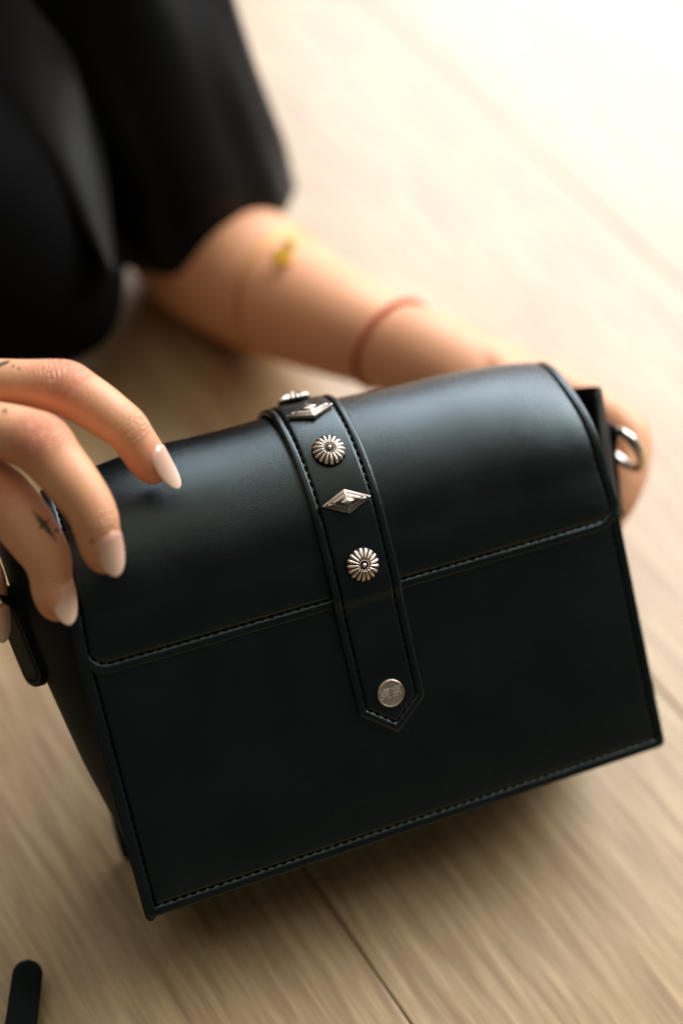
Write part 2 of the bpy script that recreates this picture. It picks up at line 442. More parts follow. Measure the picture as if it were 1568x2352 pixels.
def base_xyz(P): return np.stack([P[:, 0], .16 + .12 * np.sin((P[:, 1] + DEPTH) / DEPTH * PI), P[:, 1]], 1)
bpoly = round_poly([(-10.8, -DEPTH + .22), (10.8, -DEPTH + .22), (10.8, -.22), (-10.8, -.22)], [.2] * 4, 4)
panel('base_panel', cluster(-10.8, 10.8, .4, .4, .1, 1), np.linspace(-DEPTH + .22, -.22, 24), bpoly, num_map(base_xyz), lambda d, P: 0 * d, .15, M_LEATHER, bag)
# cardboard-stiffened inner walls that close the bag's top under the flap
mesh_obj('inner_cover', Bl([(-10.4, 13.2, -.4), (10.4, 13.2, -.4), (10.4, 13.2, -6.9), (-10.4, 13.2, -6.9)]), [(0, 1, 2, 3)], M_INNER, bag, False)

# --- gussets: side panels that bow outward towards the top
def gx(y, z):
    v = np.clip(-z / DEPTH, 0, 1); b = np.interp(y, [0, 1, 2.1, 5.6, 8.9, 12, 14.8], [-.2, -.05, .2, .98, 1.5, 1.85, 2.0])
    return 10.72 + b * np.sin(PI * v) ** .85
for sgn in (-1, 1):
    def g_xyz(P, sgn=sgn):
        k = np.minimum(1, (3.74 * np.sqrt(np.clip(1 - ((np.maximum(P[:, 1], 12) - 12) / 4.7) ** 2, 0, 1)) - .36) / 3.38)
        z = -DEPTH / 2 - sgn * P[:, 0] * k
        return np.stack([sgn * gx(P[:, 1], z), P[:, 1], z], 1)
    hw = DEPTH / 2 - .22
    gp = round_poly([(-hw, .1), (hw, .1), (hw, 14.75), (-hw, 14.75)], [.1, .1, .25, .25], 5)
    panel('gusset', np.linspace(-hw, hw, 41), cluster(.1, 14.75, .3, .5, .06, .4), gp, num_map(g_xyz), lambda d, P: -.04 * np.exp(-(d / .05) ** 2), .16, M_GUSSET, bag)
    for zf, low in ((-.33, -.24 if sgn < 0 else .0), (-DEPTH + .33, .02)):      # seam allowance of the gusset, sewn against front and back
        bm = bmesh.new(); w0, w1 = 10.15, 11.06
        y0, y1 = low, top_y - .1
        pts = [(w0, y0 + .55), (w1 - .45, y0 + .20), (w1 - .30, y0 + .04), (w1 - .16, y0), (w1 - .03, y0 + .10), (w1 + .01, y0 + .3), (w1 + .02, y1), (w0, y1)]
        f = bm.faces.new([bm.verts.new(tuple(Bl((sgn * x, y, zf)))) for x, y in pts])
        r = bmesh.ops.extrude_face_region(bm, geom=[f]); bmesh.ops.translate(bm, verts=[v for v in r['geom'] if isinstance(v, bmesh.types.BMVert)], vec=(0, 0, .0022))
        bmesh.ops.translate(bm, verts=bm.verts, vec=(0, 0, -.0011))
        bmesh.ops.recalc_face_normals(bm, faces=bm.faces)
        bmesh.ops.bevel(bm, geom=[e for e in bm.edges], offset=.0005, segments=2, affect='EDGES')
        bm_obj('seam_edge', bm, M_EDGE, bag)
    # tab with its D-ring
    tz = -DEPTH / 2 + .1; x0 = gx(np.array([9.0, 13.0]), np.array([tz, tz]))
    tp = [(y_, float(gx(np.array(y_), np.array(tz))) + .44 + .10 * (y_ < 9.6)) for y_ in (9.0, 9.6, 10.4, 11.2, 12.0)] + [(12.6, x0[1] + .60)]
    lc = np.array([12.75, x0[1] + .30])
    for th in np.linspace(0, 200, 16):
        a = math.radians(th); tp.append((lc[0] + .36 * math.sin(a), lc[1] + .36 * math.cos(a)))
    tp += [(12.0, x0[1] + .02), (11.0, x0[1] - .2)]
    tp = np.array(tp); tl = np.r_[0, np.cumsum(np.linalg.norm(np.diff(tp, axis=0), axis=1))]
    def t_xyz(P, sgn=sgn, tp=tp, tl=tl):
        y = np.interp(P[:, 1], tl, tp[:, 0]); x = np.interp(P[:, 1], tl, tp[:, 1])
        return np.stack([sgn * (x + .34 * sgn * P[:, 0]), y, tz - sgn * P[:, 0]], 1)
    tw = 1.0; tpoly = round_poly([(-tw, 0), (tw, 0), (tw, tl[-1]), (-tw, tl[-1])], [.8, .8, .1, .1], 8)
    tab = panel('side_tab', cluster(-tw, tw, .5, .5, .05, .3), cluster(0, tl[-1], .9, .05, .06, .12), tpoly, num_map(t_xyz), relief(.25, .03, .3, .05), .30, M_GUSSET, bag)
    stitches('tab_stitching', round_poly([(-tw + .25, 3.3), (-tw + .25, .25), (tw - .25, .25), (tw - .25, 3.3)], [0, .55, .55, 0], 6), num_map(t_xyz), tab, .3, .2, .036)
    c0 = np.array([sgn * lc[1], lc[0] - .02, tz]); hang = unit(np.array([sgn * .46, -.89, 0])) if sgn > 0 else unit(np.array([-.8, .6, 0]))
    path = [c0 + np.array([0, 0, w]) for w in np.linspace(-1.3, 1.3, 7)]
    path += [c0 + np.array([0, 0, 1.62]) * math.cos(a) + hang * (.35 + 1.75 * math.sin(a)) for a in np.linspace(-.02, PI + .02, 25)]
    v, f = tube(Bl(path), .0021, 12, False, (1, .2, 0), closed=True)
    mesh_obj('d_ring', v, f, M_RING, tab)

# --- centre strap over the flap, with a pointed end
TIPY = 4.08
off = .27
sp = [(TIPY, .34), (4.8, .38), (5.6, .40), (8.2, .42), (9.0, .44), (9.38, .50), (9.75, .62), (10.4, .66)]
for s in np.linspace(1.4, SMAX - 2, 60):
    y, z = prof_at(s); y2, z2 = prof_at(s + .05); t = np.array([y2 - y, z2 - z]); t /= np.linalg.norm(t)
    lift = .36 + .10 * float(smooth01((s - 5.5) / 3)) * float(1 - smooth01((s - 11) / 3))
    sp.append((y + (-t[1]) * lift, z + t[0] * lift))
sp = np.array(sp); sl = np.r_[0, np.cumsum(np.linalg.norm(np.diff(sp, axis=0), axis=1))]; SL = sl[-1]
k5 = np.ones(3) / 3
def strap_xyz(P):
    y = np.interp(P[:, 1], sl, sp[:, 0]); z = np.interp(P[:, 1], sl, sp[:, 1])
    return np.stack([P[:, 0] - .03, y, z], 1)
strap_map = num_map(strap_xyz)
sw = 1.43
spoly = round_poly([(0, 0), (sw - .08, 1.12), (sw, SL), (-sw, SL), (-sw + .08, 1.12)], [.12, .35, .1, .1, .35], 8)
strap = panel('centre_strap', cluster(-sw, sw, 1.4, 1.4, .035, .1), cluster(0, SL, 1.8, .05, .03, .13), spoly, strap_map, relief(.33, .035, .3, .075, .055, .06), .20, M_STRAPL, bag)
stitches('strap_stitching', [(-sw + .33, SL - .2), (-sw + .40, 1.3), (0, .42), (sw - .40, 1.3), (sw - .33, SL - .2)], strap_map, strap, .34, .24, .038)

def on_strap(y_t=None, s=None):
    if s is None: s = float(np.interp(y_t, sp[:24, 0], sl[:24]))
    P = np.array([[0, s]]); X, N = strap_map(P); X2, _ = strap_map(P + [0, .05]); t = unit(X2[0] - X[0])
    return s, X[0], N[0], t
def stud_matrix(s):
    _, X, N, t = on_strap(s=s); u = np.array([1.0, 0, 0]); v = np.cross(N, u)
    m = Matrix(((u[0], v[0], N[0], 0), (u[1], v[1], N[1], 0), (u[2], v[2], N[2], 0), (0, 0, 0, 1)))
    m.translation = Vector(Bl(X + N * .05)); return m

def petal_mesh():
    V = []; Fc = []; n = 9; k = 9
    for i in range(n):
        t = i / (n - 1); r = .205 + .435 * t
        dome = .30 * math.sqrt(max(0, 1 - (r / .70) ** 2)) * .95
        w = .026 + .052 * t ** .8
        if i == n - 1: w *= .45
        if i == 0: w *= .6
        hgt = .075 * (.5 if i in (0, n - 1) else 1)
        for j in range(k):
            a = PI * j / (k - 1); V.append((r, -w * math.cos(a), dome - .03 + hgt * math.sin(a)))
    for i in range(n - 1):
        for j in range(k - 1):
            a = i * k + j; Fc.append((a, a + k, a + k + 1, a + 1))
    Fc.append(tuple(range(k))); Fc.append(tuple(range((n - 1) * k + k - 1, (n - 1) * k - 1, -1)))
    me = bpy.data.meshes.new('petal'); me.from_pydata([tuple(c * .01 for c in v) for v in V], [], Fc); me.update()
    me.polygons.foreach_set('use_smooth', [True] * len(me.polygons)); me.materials.append(M_SILVER); return me
PETAL = petal_mesh(); NP = 17
def lathe(profile, seg=40):
    V = []; Fc = []
    for r, z in profile:
        for k in range(seg): V.append((r * math.cos(2 * PI * k / seg) * .01, r * math.sin(2 * PI * k / seg) * .01, z * .01))
    for i in range(len(profile) - 1):
        for k in range(seg): Fc.append((i * seg + k, i * seg + (k + 1) % seg, (i + 1) * seg + (k + 1) % seg, (i + 1) * seg + k))
    Fc.append(tuple(range((len(profile) - 1) * seg, len(profile) * seg))); Fc.append(tuple(range(seg - 1, -1, -1)))
    return V, Fc
def sphere(c, r, sc=(1, 1, 1), u=10, v=7):
    V = []; Fc = []
    for j in range(v + 1):
        ph = PI * j / v
        for i in range(u): V.append((c[0] + r * sc[0] * math.sin(ph) * math.cos(2 * PI * i / u), c[1] + r * sc[1] * math.sin(ph) * math.sin(2 * PI * i / u), c[2] + r * sc[2] * math.cos(ph)))
    for j in range(v):
        for i in range(u): Fc.append((j * u + i, (j + 1) * u + i, (j + 1) * u + (i + 1) % u, j * u + (i + 1) % u))
    return V, Fc
fl_base = [(.60, -.02), (.655, .0), (.655, .05)] + [(r, .26 * math.sqrt(max(0, 1 - (r / .70) ** 2))) for r in np.linspace(.64, .02, 16)]
def flower(s, rot):
    v, f = lathe(fl_base); o = mesh_obj('flower_stud', v, f, M_DARKM, bag)
    o.matrix_local = stud_matrix(s) @ Matrix.Rotation(rot, 4, 'Z')
    for k in range(NP):
        p = bpy.data.objects.new('petal', PETAL); COL.objects.link(p); p.parent = o; p.rotation_euler = (0, 0, 2 * PI * k / NP)
    v, f = sphere((0, 0, .0031), .00085, (1, 1, .9)); mesh_obj('centre_bead', v, f, M_SILVER, o)
    V = []; Fc = []
    for k in range(NP):
        a = 2 * PI * (k + .5) / NP; v, f = sphere((.0018 * math.cos(a), .0018 * math.sin(a), .0026), .00026, u=6, v=4); q = len(V); V += v; Fc += [tuple(i + q for i in g) for g in f]
    tag(mesh_obj('bead_ring', V, Fc, M_SILVER, o), kind='stuff')
    return o
def diamond(s, rot):
    a, b, wall, hh = .97, .47, .17, .33
    base = [(a, 0), (0, b), (-a, 0), (0, -b)]
    def ringpts(k, z): return [(x * k, y * k, z) for x, y in base]
    bm = bmesh.new()
    rings = [[bm.verts.new(tuple(c * .01 for c in p)) for p in ringpts(k, z)] for k, z in ((1, 0), (1, wall), (.04, hh))]
    for i in range(2):
        for k in range(4): bm.faces.new((rings[i][k], rings[i][(k + 1) % 4], rings[i + 1][(k + 1) % 4], rings[i + 1][k]))
    bm.faces.new(rings[2]); bm.faces.new(rings[0][::-1])
    bmesh.ops.bevel(bm, geom=list(bm.edges), offset=.00022, segments=2, affect='EDGES')
    o = bm_obj('diamond_stud', bm, M_PEWTER, bag, False); o.matrix_local = stud_matrix(s) @ Matrix.Rotation(rot, 4, 'Z')
    # engraved lines on the four facets: border, rays from the crown, ticks round the rim
    V = []; Fc = []
    def line(p, q, w):
        p = np.array(p); q = np.array(q); d = unit(q - p); nn = np.array([0, 0, 1.0]); s_ = np.cross(nn, d); s_ = s_ / (np.linalg.norm(s_) + 1e-9)
        k0 = len(V)
        for pt in (p, q):
            for sx, dz in ((-1, -.012), (-1, .010), (1, .010), (1, -.012)): V.append(tuple((pt + s_ * w * sx + nn * dz) * .01))
        Fc.extend([(k0, k0 + 1, k0 + 5, k0 + 4), (k0 + 1, k0 + 2, k0 + 6, k0 + 5), (k0 + 2, k0 + 3, k0 + 7, k0 + 6), (k0, k0 + 3, k0 + 2, k0 + 1), (k0 + 4, k0 + 5, k0 + 6, k0 + 7)])
    apex = np.array([0, 0, hh])
    for k in range(4):
        A = np.array([*base[k], wall]); Bq = np.array([*base[(k + 1) % 4], wall])
        P = lambda e, t: apex + (A + (Bq - A) * e - apex) * t       # e along the edge, t from the apex to the rim
        e0, e1 = .10, .90
        line(P(e0, .74), P(e1, .74), .020); line(P(e0, .30), P(e0, .74), .016); line(P(e1, .30), P(e1, .74), .016)
        for e in (.26, .40, .52, .64, .78): line(P(e, .30), P(e, .62), .016)
        for i in range(13):
            e = .06 + .88 * i / 12; line(P(e, .83), P(e, .95), .015)
    tag(mesh_obj('engraving', V, Fc, M_DARKM, o, False), kind='stuff')
    return o
s1 = on_strap(10.92)[0]
flower(s1, .05); s2 = on_strap(13.38)[0] if False else s1 + 2.44
diamond(s2, -.05); flower(s2 + 2.08, .12); diamond(s2 + 4.15, .04); flower(s2 + 6.3, .0)

# snap button with its two characters
ssn = on_strap(5.74)[0]
v, f = lathe([(.50, -.02), (.535, .0), (.54, .06), (.53, .085), (.505, .095), (.49, .082), (.47, .078), (.2, .082), (.02, .083)], 56)
snap = mesh_obj('snap_button', v, f, M_SNAP, bag); snap.matrix_local = stud_matrix(ssn)
cu = bpy.data.curves.new('txt', 'FONT'); cu.body = '\u6771\u4eac'; cu.align_x = 'CENTER'; cu.align_y = 'CENTER'; cu.size = .0046; cu.extrude = .00010; cu.offset = -.00001
to = bpy.data.objects.new('txt', cu); COL.objects.link(to)
lm = bpy.data.meshes.new_from_object(to.evaluated_get(bpy.context.evaluated_depsgraph_get()))
bpy.data.objects.remove(to)
for vv in lm.vertices: vv.co.x, vv.co.y, vv.co.z = vv.co.x, vv.co.y * 1.0, vv.co.z + .00084
lm.materials.clear()
let = link_mesh('lettering', lm, M_LETTER, snap); let.rotation_euler = (0, 0, .02)

# ------------------------------------------------------------------ person
person = empty('person', Matrix.Translation((-.30, .45, 0)))
tag(person, 'person in a black jacket sitting on the floor holding the handbag with both hands', 'person')
PM = Matrix.Translation((.30, -.45, 0))
def PL(v): v = np.asarray(v, float); return v + np.array([.30, -.45, 0])

# hand over the bag's left end: centre lines in the close-up grid, (x, y, half thickness, depth cm)
FING = {
 'index': dict(st=[(-430, 262, 200, 52.6), (-260, 262, 172, 52.0), (-100, 270, 160, 51.7), (60, 277, 160, 51.5), (210, 285, 166, 51.4), (340, 297, 178, 51.3), (440, 318, 182, 51.3), (530, 362, 176, 51.3), (640, 428, 168, 51.3), (745, 505, 160, 51.3), (835, 580, 153, 51.3), (900, 665, 143, 51.5), (960, 755, 139, 51.7), (1010, 828, 128, 51.9), (1050, 880, 100, 52.0), (1076, 912, 55, 52.1)],
     dors=(.72, .69), pip=6, dip=10, nail=((1048, 690), (1212, 972), 51.1, .53)),
 'middle': dict(st=[(-430, 540, 215, 51.9), (-260, 560, 200, 51.2), (-100, 582, 192, 50.7), (40, 605, 194, 50.3), (170, 640, 200, 50.1), (280, 695, 203, 49.9), (385, 815, 188, 49.8), (500, 960, 178, 49.7), (585, 1085, 168, 49.7), (628, 1185, 161, 49.8), (650, 1275, 150, 50.0), (678, 1365, 146, 50.2), (700, 1430, 132, 50.35), (722, 1485, 98, 50.5), (736, 1515, 52, 50.6)],
     dors=(.45, .89), pip=5, dip=9, nail=((728, 1272), (790, 1572), 49.6, .55)),
 'ring': dict(st=[(-430, 800, 205, 52.4), (-270, 850, 195, 51.8), (-130, 930, 200, 51.2), (0, 1040, 205, 50.9), (130, 1165, 196, 50.7), (245, 1325, 178, 50.6), (318, 1455, 160, 50.6), (338, 1570, 143, 50.7), (360, 1670, 141, 50.8), (382, 1745, 128, 50.9), (402, 1800, 96, 51.0), (413, 1828, 50, 51.1)],
     dors=(.60, .80), pip=3, dip=7, nail=((430, 1598), (478, 1890), 50.2, .55)),
 'little': dict(st=[(-430, 1120, 170, 53.4), (-320, 1230, 160, 53.1), (-220, 1360, 150, 52.9), (-150, 1480, 142, 52.8), (-90, 1600, 130, 52.8), (-66, 1700, 118, 52.9), (-52, 1790, 112, 53.0), (-40, 1870, 100, 53.1), (-28, 1925, 72, 53.2), (-22, 1950, 36, 53.2)],
     dors=(.60, .80), pip=2, dip=5, nail=((10, 1755), (34, 2010), 52.4, .5)),
}
hand_parts = []; fdata = {}
for name, d in FING.items():
    pts = []; rad = []
    for x, y, h, dep in d['st']:
        px, py = cr(x, y); pts.append(W(px, py, dep)); rad.append(h * .34567 * dep / FPX * .01)
    row = spline(np.column_stack([pts, rad]), 12); path, r = row[:, :3], row[:, 3]
    tan = unit(np.gradient(path, axis=0))
    # dorsal direction: right-hand normal of the centre line in the picture, turned towards the viewer
    tc_ = tan @ C2W                                  # world -> camera axes
    inpl = unit(np.column_stack([-tc_[:, 1], tc_[:, 0], np.zeros(len(tc_))]))
    dor = (inpl * d['dors'][0] + np.array([0, 0, 1.0]) * d['dors'][1]) @ C2W.T
    dor = unit(dor - tan * np.sum(dor * tan, axis=1, keepdims=True)); lat = np.cross(tan, dor)
    axl = np.r_[0, np.cumsum(np.linalg.norm(np.diff(path, axis=0), axis=1))] * 100; jp, jd = axl[d['pip'] * 12], axl[d['dip'] * 12]
    seg = 40; V = []; Fc = []; n = len(path)
    for i in range(n):
        for k in range(seg):
            th = 2 * PI * k / seg; c, s_ = math.cos(th), math.sin(th)
            palm = max(0., -c); back = max(0., c)
            k_ = 1 + palm * (-.13 * math.exp(-((axl[i] - jp) / .13) ** 2) - .12 * math.exp(-((axl[i] - jd) / .11) ** 2) + .05 * math.exp(-((axl[i] - (jp + jd) / 2) / .6) ** 2))
            k_ += abs(s_) * (.04 * math.exp(-((axl[i] - jp) / .6) ** 2)) + back * (.05 * math.exp(-((axl[i] - jp) / .45) ** 2) + .02 * math.exp(-((axl[i] - jd) / .3) ** 2))
            V.append(path[i] + r[i] * k_ * (c * dor[i] + s_ * lat[i]))
    for i in range(n - 1):
        for k in range(seg): Fc.append((i * seg + k, i * seg + (k + 1) % seg, (i + 1) * seg + (k + 1) % seg, (i + 1) * seg + k))
    Fc.append(tuple(range(seg - 1, -1, -1))); Fc.append(tuple(range((n - 1) * seg, n * seg)))
    hand_parts.append((V, Fc))
    ax = np.r_[0, np.cumsum(np.linalg.norm(np.diff(path, axis=0), axis=1))] * 100
    fdata[name] = dict(path=path, r=r, tan=tan, dor=dor, lat=lat, ax=ax, pip=ax[d['pip'] * 12], dip=ax[d['dip'] * 12], end=ax[-1])
# palm, thumb and wrist, left of the frame
def px_tube(st, seg=24, m=6, flat=None, hint=(0, 0, 1)):
    row = spline(np.array([[*W(x, y, dep), rr * .01] for x, y, dep, rr in st]), m)
    return tube(row[:, :3], row[:, 3], seg, True, hint, flat)
for a, b_ in (((-165, 880), (-560, 985)), ((-165, 975), (-560, 1020)), ((-165, 1065), (-560, 1060)), ((-165, 1165), (-560, 1095))):
    hand_parts.append(px_tube([(*a, 52.4, 1.15), ((a[0] + b_[0]) / 2, (a[1] + b_[1]) / 2, 53.2, 1.3), (*b_, 54.0, 1.35)]))
hand_parts.append(px_tube([(-520, 1060, 54.8, 1.35), (-380, 1130, 56.3, 1.35), (-240, 1190, 58.2, 1.15), (-130, 1225, 60.2, 1.0), (-60, 1240, 61.3, .8), (-35, 1245, 61.6, .3)]))
hand_parts.append(px_tube([(-500, 1035, 54.0, 2.2), (-680, 1040, 54.6, 2.4), (-900, 1000, 55.2, 2.6)]))
hand_me = rmesh(hand_parts, .00055, 7)

# forearm and hand holding the bag from behind, up into the sleeve
ARM = [(250, 120, 72.5, 3.5), (330, 330, 74.6, 3.5), (402, 470, 76.6, 3.6), (455, 555, 77.0, 3.85), (540, 617, 75.2, 3.75), (670, 690, 72.4, 3.2), (800, 752, 69.4, 2.6), (900, 793, 68, 2.22), (985, 833, 67, 2.45), (1080, 890, 66.4, 2.5), (1160, 935, 66, 2.1), (1225, 975, 65.8, 1.5), (1270, 1000, 65.6, .6)]
arm_parts = [px_tube(ARM, 32, 8),
    px_tube([(1000, 815, 66.8, 1.9), (1080, 838, 66.0, 1.6), (1150, 868, 65.0, 1.2), (1185, 910, 64.0, 1.0), (1195, 960, 63.3, .55)]),      # thumb
    px_tube([(985, 820, 67.2, 1.9), (1090, 850, 67, 1.75), (1200, 880, 66.6, 1.45), (1290, 905, 66, 1.12), (1385, 948, 65.2, .92), (1438, 990, 64.4, .98), (1450, 1045, 63.9, .88), (1436, 1110, 63.5, .84), (1412, 1172, 63.2, .68), (1400, 1200, 63.0, .35)]),
    px_tube([(985, 850, 67.0, 1.9), (1090, 900, 66.8, 1.7), (1200, 950, 66.4, 1.45), (1290, 1000, 66, 1.12), (1365, 1060, 65.4, .92), (1398, 1120, 64.8, .95), (1392, 1190, 64.2, .86), (1378, 1245, 63.8, .66), (1372, 1270, 63.6, .35)]),
    px_tube([(985, 880, 67.0, 1.7), (1090, 950, 67, 1.6), (1190, 1020, 66.8, 1.35), (1280, 1090, 66.6, 1.1), (1350, 1160, 66.2, 1.0), (1370, 1220, 65.8, .95), (1350, 1280, 65.4, .7), (1345, 1300, 65.2, .35)]),
    px_tube([(985, 900, 67.2, 1.6), (1080, 990, 67.3, 1.4), (1160, 1070, 67.2, 1.15), (1230, 1140, 67, 1.0), (1290, 1210, 66.6, .9), (1300, 1260, 66.2, .8), (1285, 1300, 66, .4)])]
arm_me = rmesh(arm_parts, .0013, 5)
# the other arm and the shoulders, out of the frame
far_me = rmesh([px_tube([(-880, 1004, 55.2, 2.6), (-1150, 930, 56.5, 3.1), (-1450, 820, 58, 3.7), (-1600, 500, 60, 4.0), (-1450, 100, 62, 4.3), (-1200, -250, 64, 4.8), (-700, -420, 68, 6.5), (-250, -400, 71, 6.5), (120, -280, 69.5, 4.5), (200, -60, 71, 3.8), (250, 120, 72.5, 3.5), (330, 330, 74.6, 3.4)], 28, 6)], .004, 4)

def join_meshes(name, meshes):
    V = []; Fc = []
    for me in meshes:
        o = len(V); a = np.empty(len(me.vertices) * 3); me.vertices.foreach_get('co', a); V += a.reshape(-1, 3).tolist()
        Fc += [tuple(i + o for i in p.vertices) for p in me.polygons]
    me = bpy.data.meshes.new(name); me.from_pydata(V, [], Fc); me.update(); me.polygons.foreach_set('use_smooth', [True] * len(Fc))
    return me
nh = len(hand_me.vertices)
body_me = join_meshes('body', [hand_me, arm_me, far_me])
co = np.empty(len(body_me.vertices) * 3); body_me.vertices.foreach_get('co', co); co = co.reshape(-1, 3)
axial = np.zeros(len(co)); crease = np.zeros(len(co)); red = np.full(len(co), .12)
best = np.full(nh, 1e9)
for name, d in fdata.items():
    for blk in range(0, nh, 20000):
        sl_ = slice(blk, min(nh, blk + 20000)); q = co[sl_]
        dist = np.linalg.norm(q[:, None, :] - d['path'][None], axis=2) / d['r'][None]
        i = np.argmin(dist, axis=1); dm = dist[np.arange(len(q)), i]; b_ = best[sl_]; m = dm < b_
        a = d['ax'][i] + 100 * np.sum((q - d['path'][i]) * d['tan'][i], axis=1)
        dd = np.sum((q - d['path'][i]) * d['dor'][i], axis=1) / d['r'][i]
        kn = np.maximum(np.exp(-((a - d['pip']) / .85) ** 2), .8 * np.exp(-((a - d['dip']) / .45) ** 2))
        cz = kn * smooth01((dd - .15) / .5)
        rd = .12 + .65 * np.exp(-((a - d['pip']) / .8) ** 2) * smooth01((dd + .2) / .8) + .55 * smooth01((a - d['dip'] - .2) / 1.2)
        idx = np.arange(sl_.start, sl_.stop)[m]; axial[idx] = a[m]; crease[idx] = cz[m]; red[idx] = np.clip(rd[m], 0, 1); b_[m] = dm[m]; best[sl_] = b_
for nm, arr in (('axial', axial), ('crease', crease), ('red', red)):
    at = body_me.attributes.new(nm, 'FLOAT', 'POINT'); at.data.foreach_set('value', arr)
# palmar flexion creases: press the skin in where the joints fold
bvh = BVHTree.FromPolygons([tuple(v) for v in co], [tuple(p.vertices) for p in body_me.polygons])
body_me.vertices.foreach_set('co', PL(co).ravel()); body_me.update()
body = link_mesh('body', body_me, M_SKIN, person)

def nail(d, key):
    (bx, by), (tx, ty), dep, wid = FING[key]['nail']
    D = fdata[key]
    def nearest_on_ray(p, x, y):
        d_ = unit(W(*cr(x, y), 60) - CAM); return CAM + d_ * ((p - CAM) @ d_)
    cand = D['path'] + D['dor'] * D['r'][:, None] * .99
    dist = [np.linalg.norm(nearest_on_ray(c, bx, by) - c) for c in cand]; i = int(np.argmin(dist)); i = min(i, len(cand) - 10)
    a0 = nearest_on_ray(cand[i], bx, by)
    j = min(i + 9, len(cand) - 6); tdir = unit(D['path'][j] - D['path'][i])
    a1 = nearest_on_ray(a0 + tdir * .017, tx, ty)
    dor = D['dor'][min(i + 5, len(cand) - 1)]; L_ = np.linalg.norm(a1 - a0); ax = unit(a1 - a0)
    dor = unit(dor - ax * (dor @ ax)); lat = np.cross(ax, dor)
    R_ = D['r'][i] * .93
    V = []; Fc = []; al = []; n, k = 25, 17
    for side in (0, 1):
        for ii in range(n):
            t = ii / (n - 1)
            # almond outline: round cuticle, widest before the middle, soft point
            w = wid * .01 * (min(1, (t / .16)) ** .5 if t < .16 else (1 if t < .42 else max(0, 1 - ((t - .42) / .58) ** 2) ** .62))
            w = max(w, .00005)
            lift = -.0006 * (1 - smooth01(t / .14)) - .0011 * t * t
            for jj in range(k):
                v_ = -1 + 2 * jj / (k - 1); phi = v_ * w / R_
                rr = R_
                p = a0 + ax * L_ * t + dor * (rr * (math.cos(phi) - 1) + lift - side * .00055) + lat * rr * math.sin(phi)
                V.append(PL(p)); al.append(t)
    q = n * k
    for ii in range(n - 1):
        for jj in range(k - 1):
            a = ii * k + jj; Fc.append((a, a + 1, a + k + 1, a + k)); Fc.append((q + a, q + a + k, q + a + k + 1, q + a + 1))
    ringi = [jj for jj in range(k)] + [ii * k + k - 1 for ii in range(1, n)] + [(n - 1) * k + jj for jj in range(k - 2, -1, -1)] + [ii * k for ii in range(n - 2, 0, -1)]
    for m in range(len(ringi)): a, b_ = ringi[m], ringi[(m + 1) % len(ringi)]; Fc.append((b_, a, q + a, q + b_))
    o = mesh_obj('nail', V, Fc, M_NAIL, body)
    at = o.data.attributes.new('along', 'FLOAT', 'POINT'); at.data.foreach_set('value', al)
    return o
for key in FING: nail(None, key)

# ink marks and a mole, laid on the skin
def decal(name, polys, mat):
    V = []; Fc = []
    for poly in polys:
        poly = np.array(poly, float); c = poly.mean(0); rings = [c[None] + (poly - c) * t for t in (1.0, .6, .25)]
        base = len(V); n = len(poly); ok = True; loc = []
        for ring in rings:
            for x, y in ring:
                px, py = cr(x, y); d_ = Vector(W(px, py, 60) - CAM).normalized(); h, nn, _, _ = bvh.ray_cast(Vector(CAM), d_)
                if h is None: ok = False; break
                loc.append(PL(np.array(h + (nn if nn.dot(d_) < 0 else -nn) * .00012)))
            if not ok: break
        if not ok: continue
        V += loc
        for r_ in range(2):
            for k in range(n): Fc.append((base + r_ * n + k, base + r_ * n + (k + 1) % n, base + (r_ + 1) * n + (k + 1) % n, base + (r_ + 1) * n + k))
        Fc.append(tuple(base + 2 * n + k for k in range(n)))
    return mesh_obj(name, V, Fc, mat, body)
def disc(x, y, rx, ry=None, n=12, ang=0):
    ry = ry or rx; return [(x + rx * math.cos(t) * math.cos(ang) - ry * math.sin(t) * math.sin(ang), y + rx * math.cos(t) * math.sin(ang) + ry * math.sin(t) * math.cos(ang)) for t in np.linspace(0, 2 * PI, n, endpoint=False)]
star = []
for i, (ang, ln) in enumerate(((-128, 135), (-45, 50), (52, 150), (140, 48))):
    a = math.radians(ang); star += [(292 + ln * math.cos(a) * f_ + w_ * -math.sin(a), 1218 + ln * math.sin(a) * f_ + w_ * math.cos(a)) for f_, w_ in ((.30, -17), (.62, -7), (1, 0), (.62, 7), (.30, 17))]
tag(decal('star_tattoo', [star, disc(376, 1256, 13)], M_INK), 'faded four pointed star tattoo on the ring finger')
decal('line_tattoo', [disc(20, 150, 55, 12, ang=-.35), disc(90, 164, 8), disc(130, 180, 8)], M_INK)
decal('dot_tattoo', [disc(36, 462, 18, 12)], M_INK)
decal('mole', [disc(612, 1330, 12, 10)], M_MOLE)

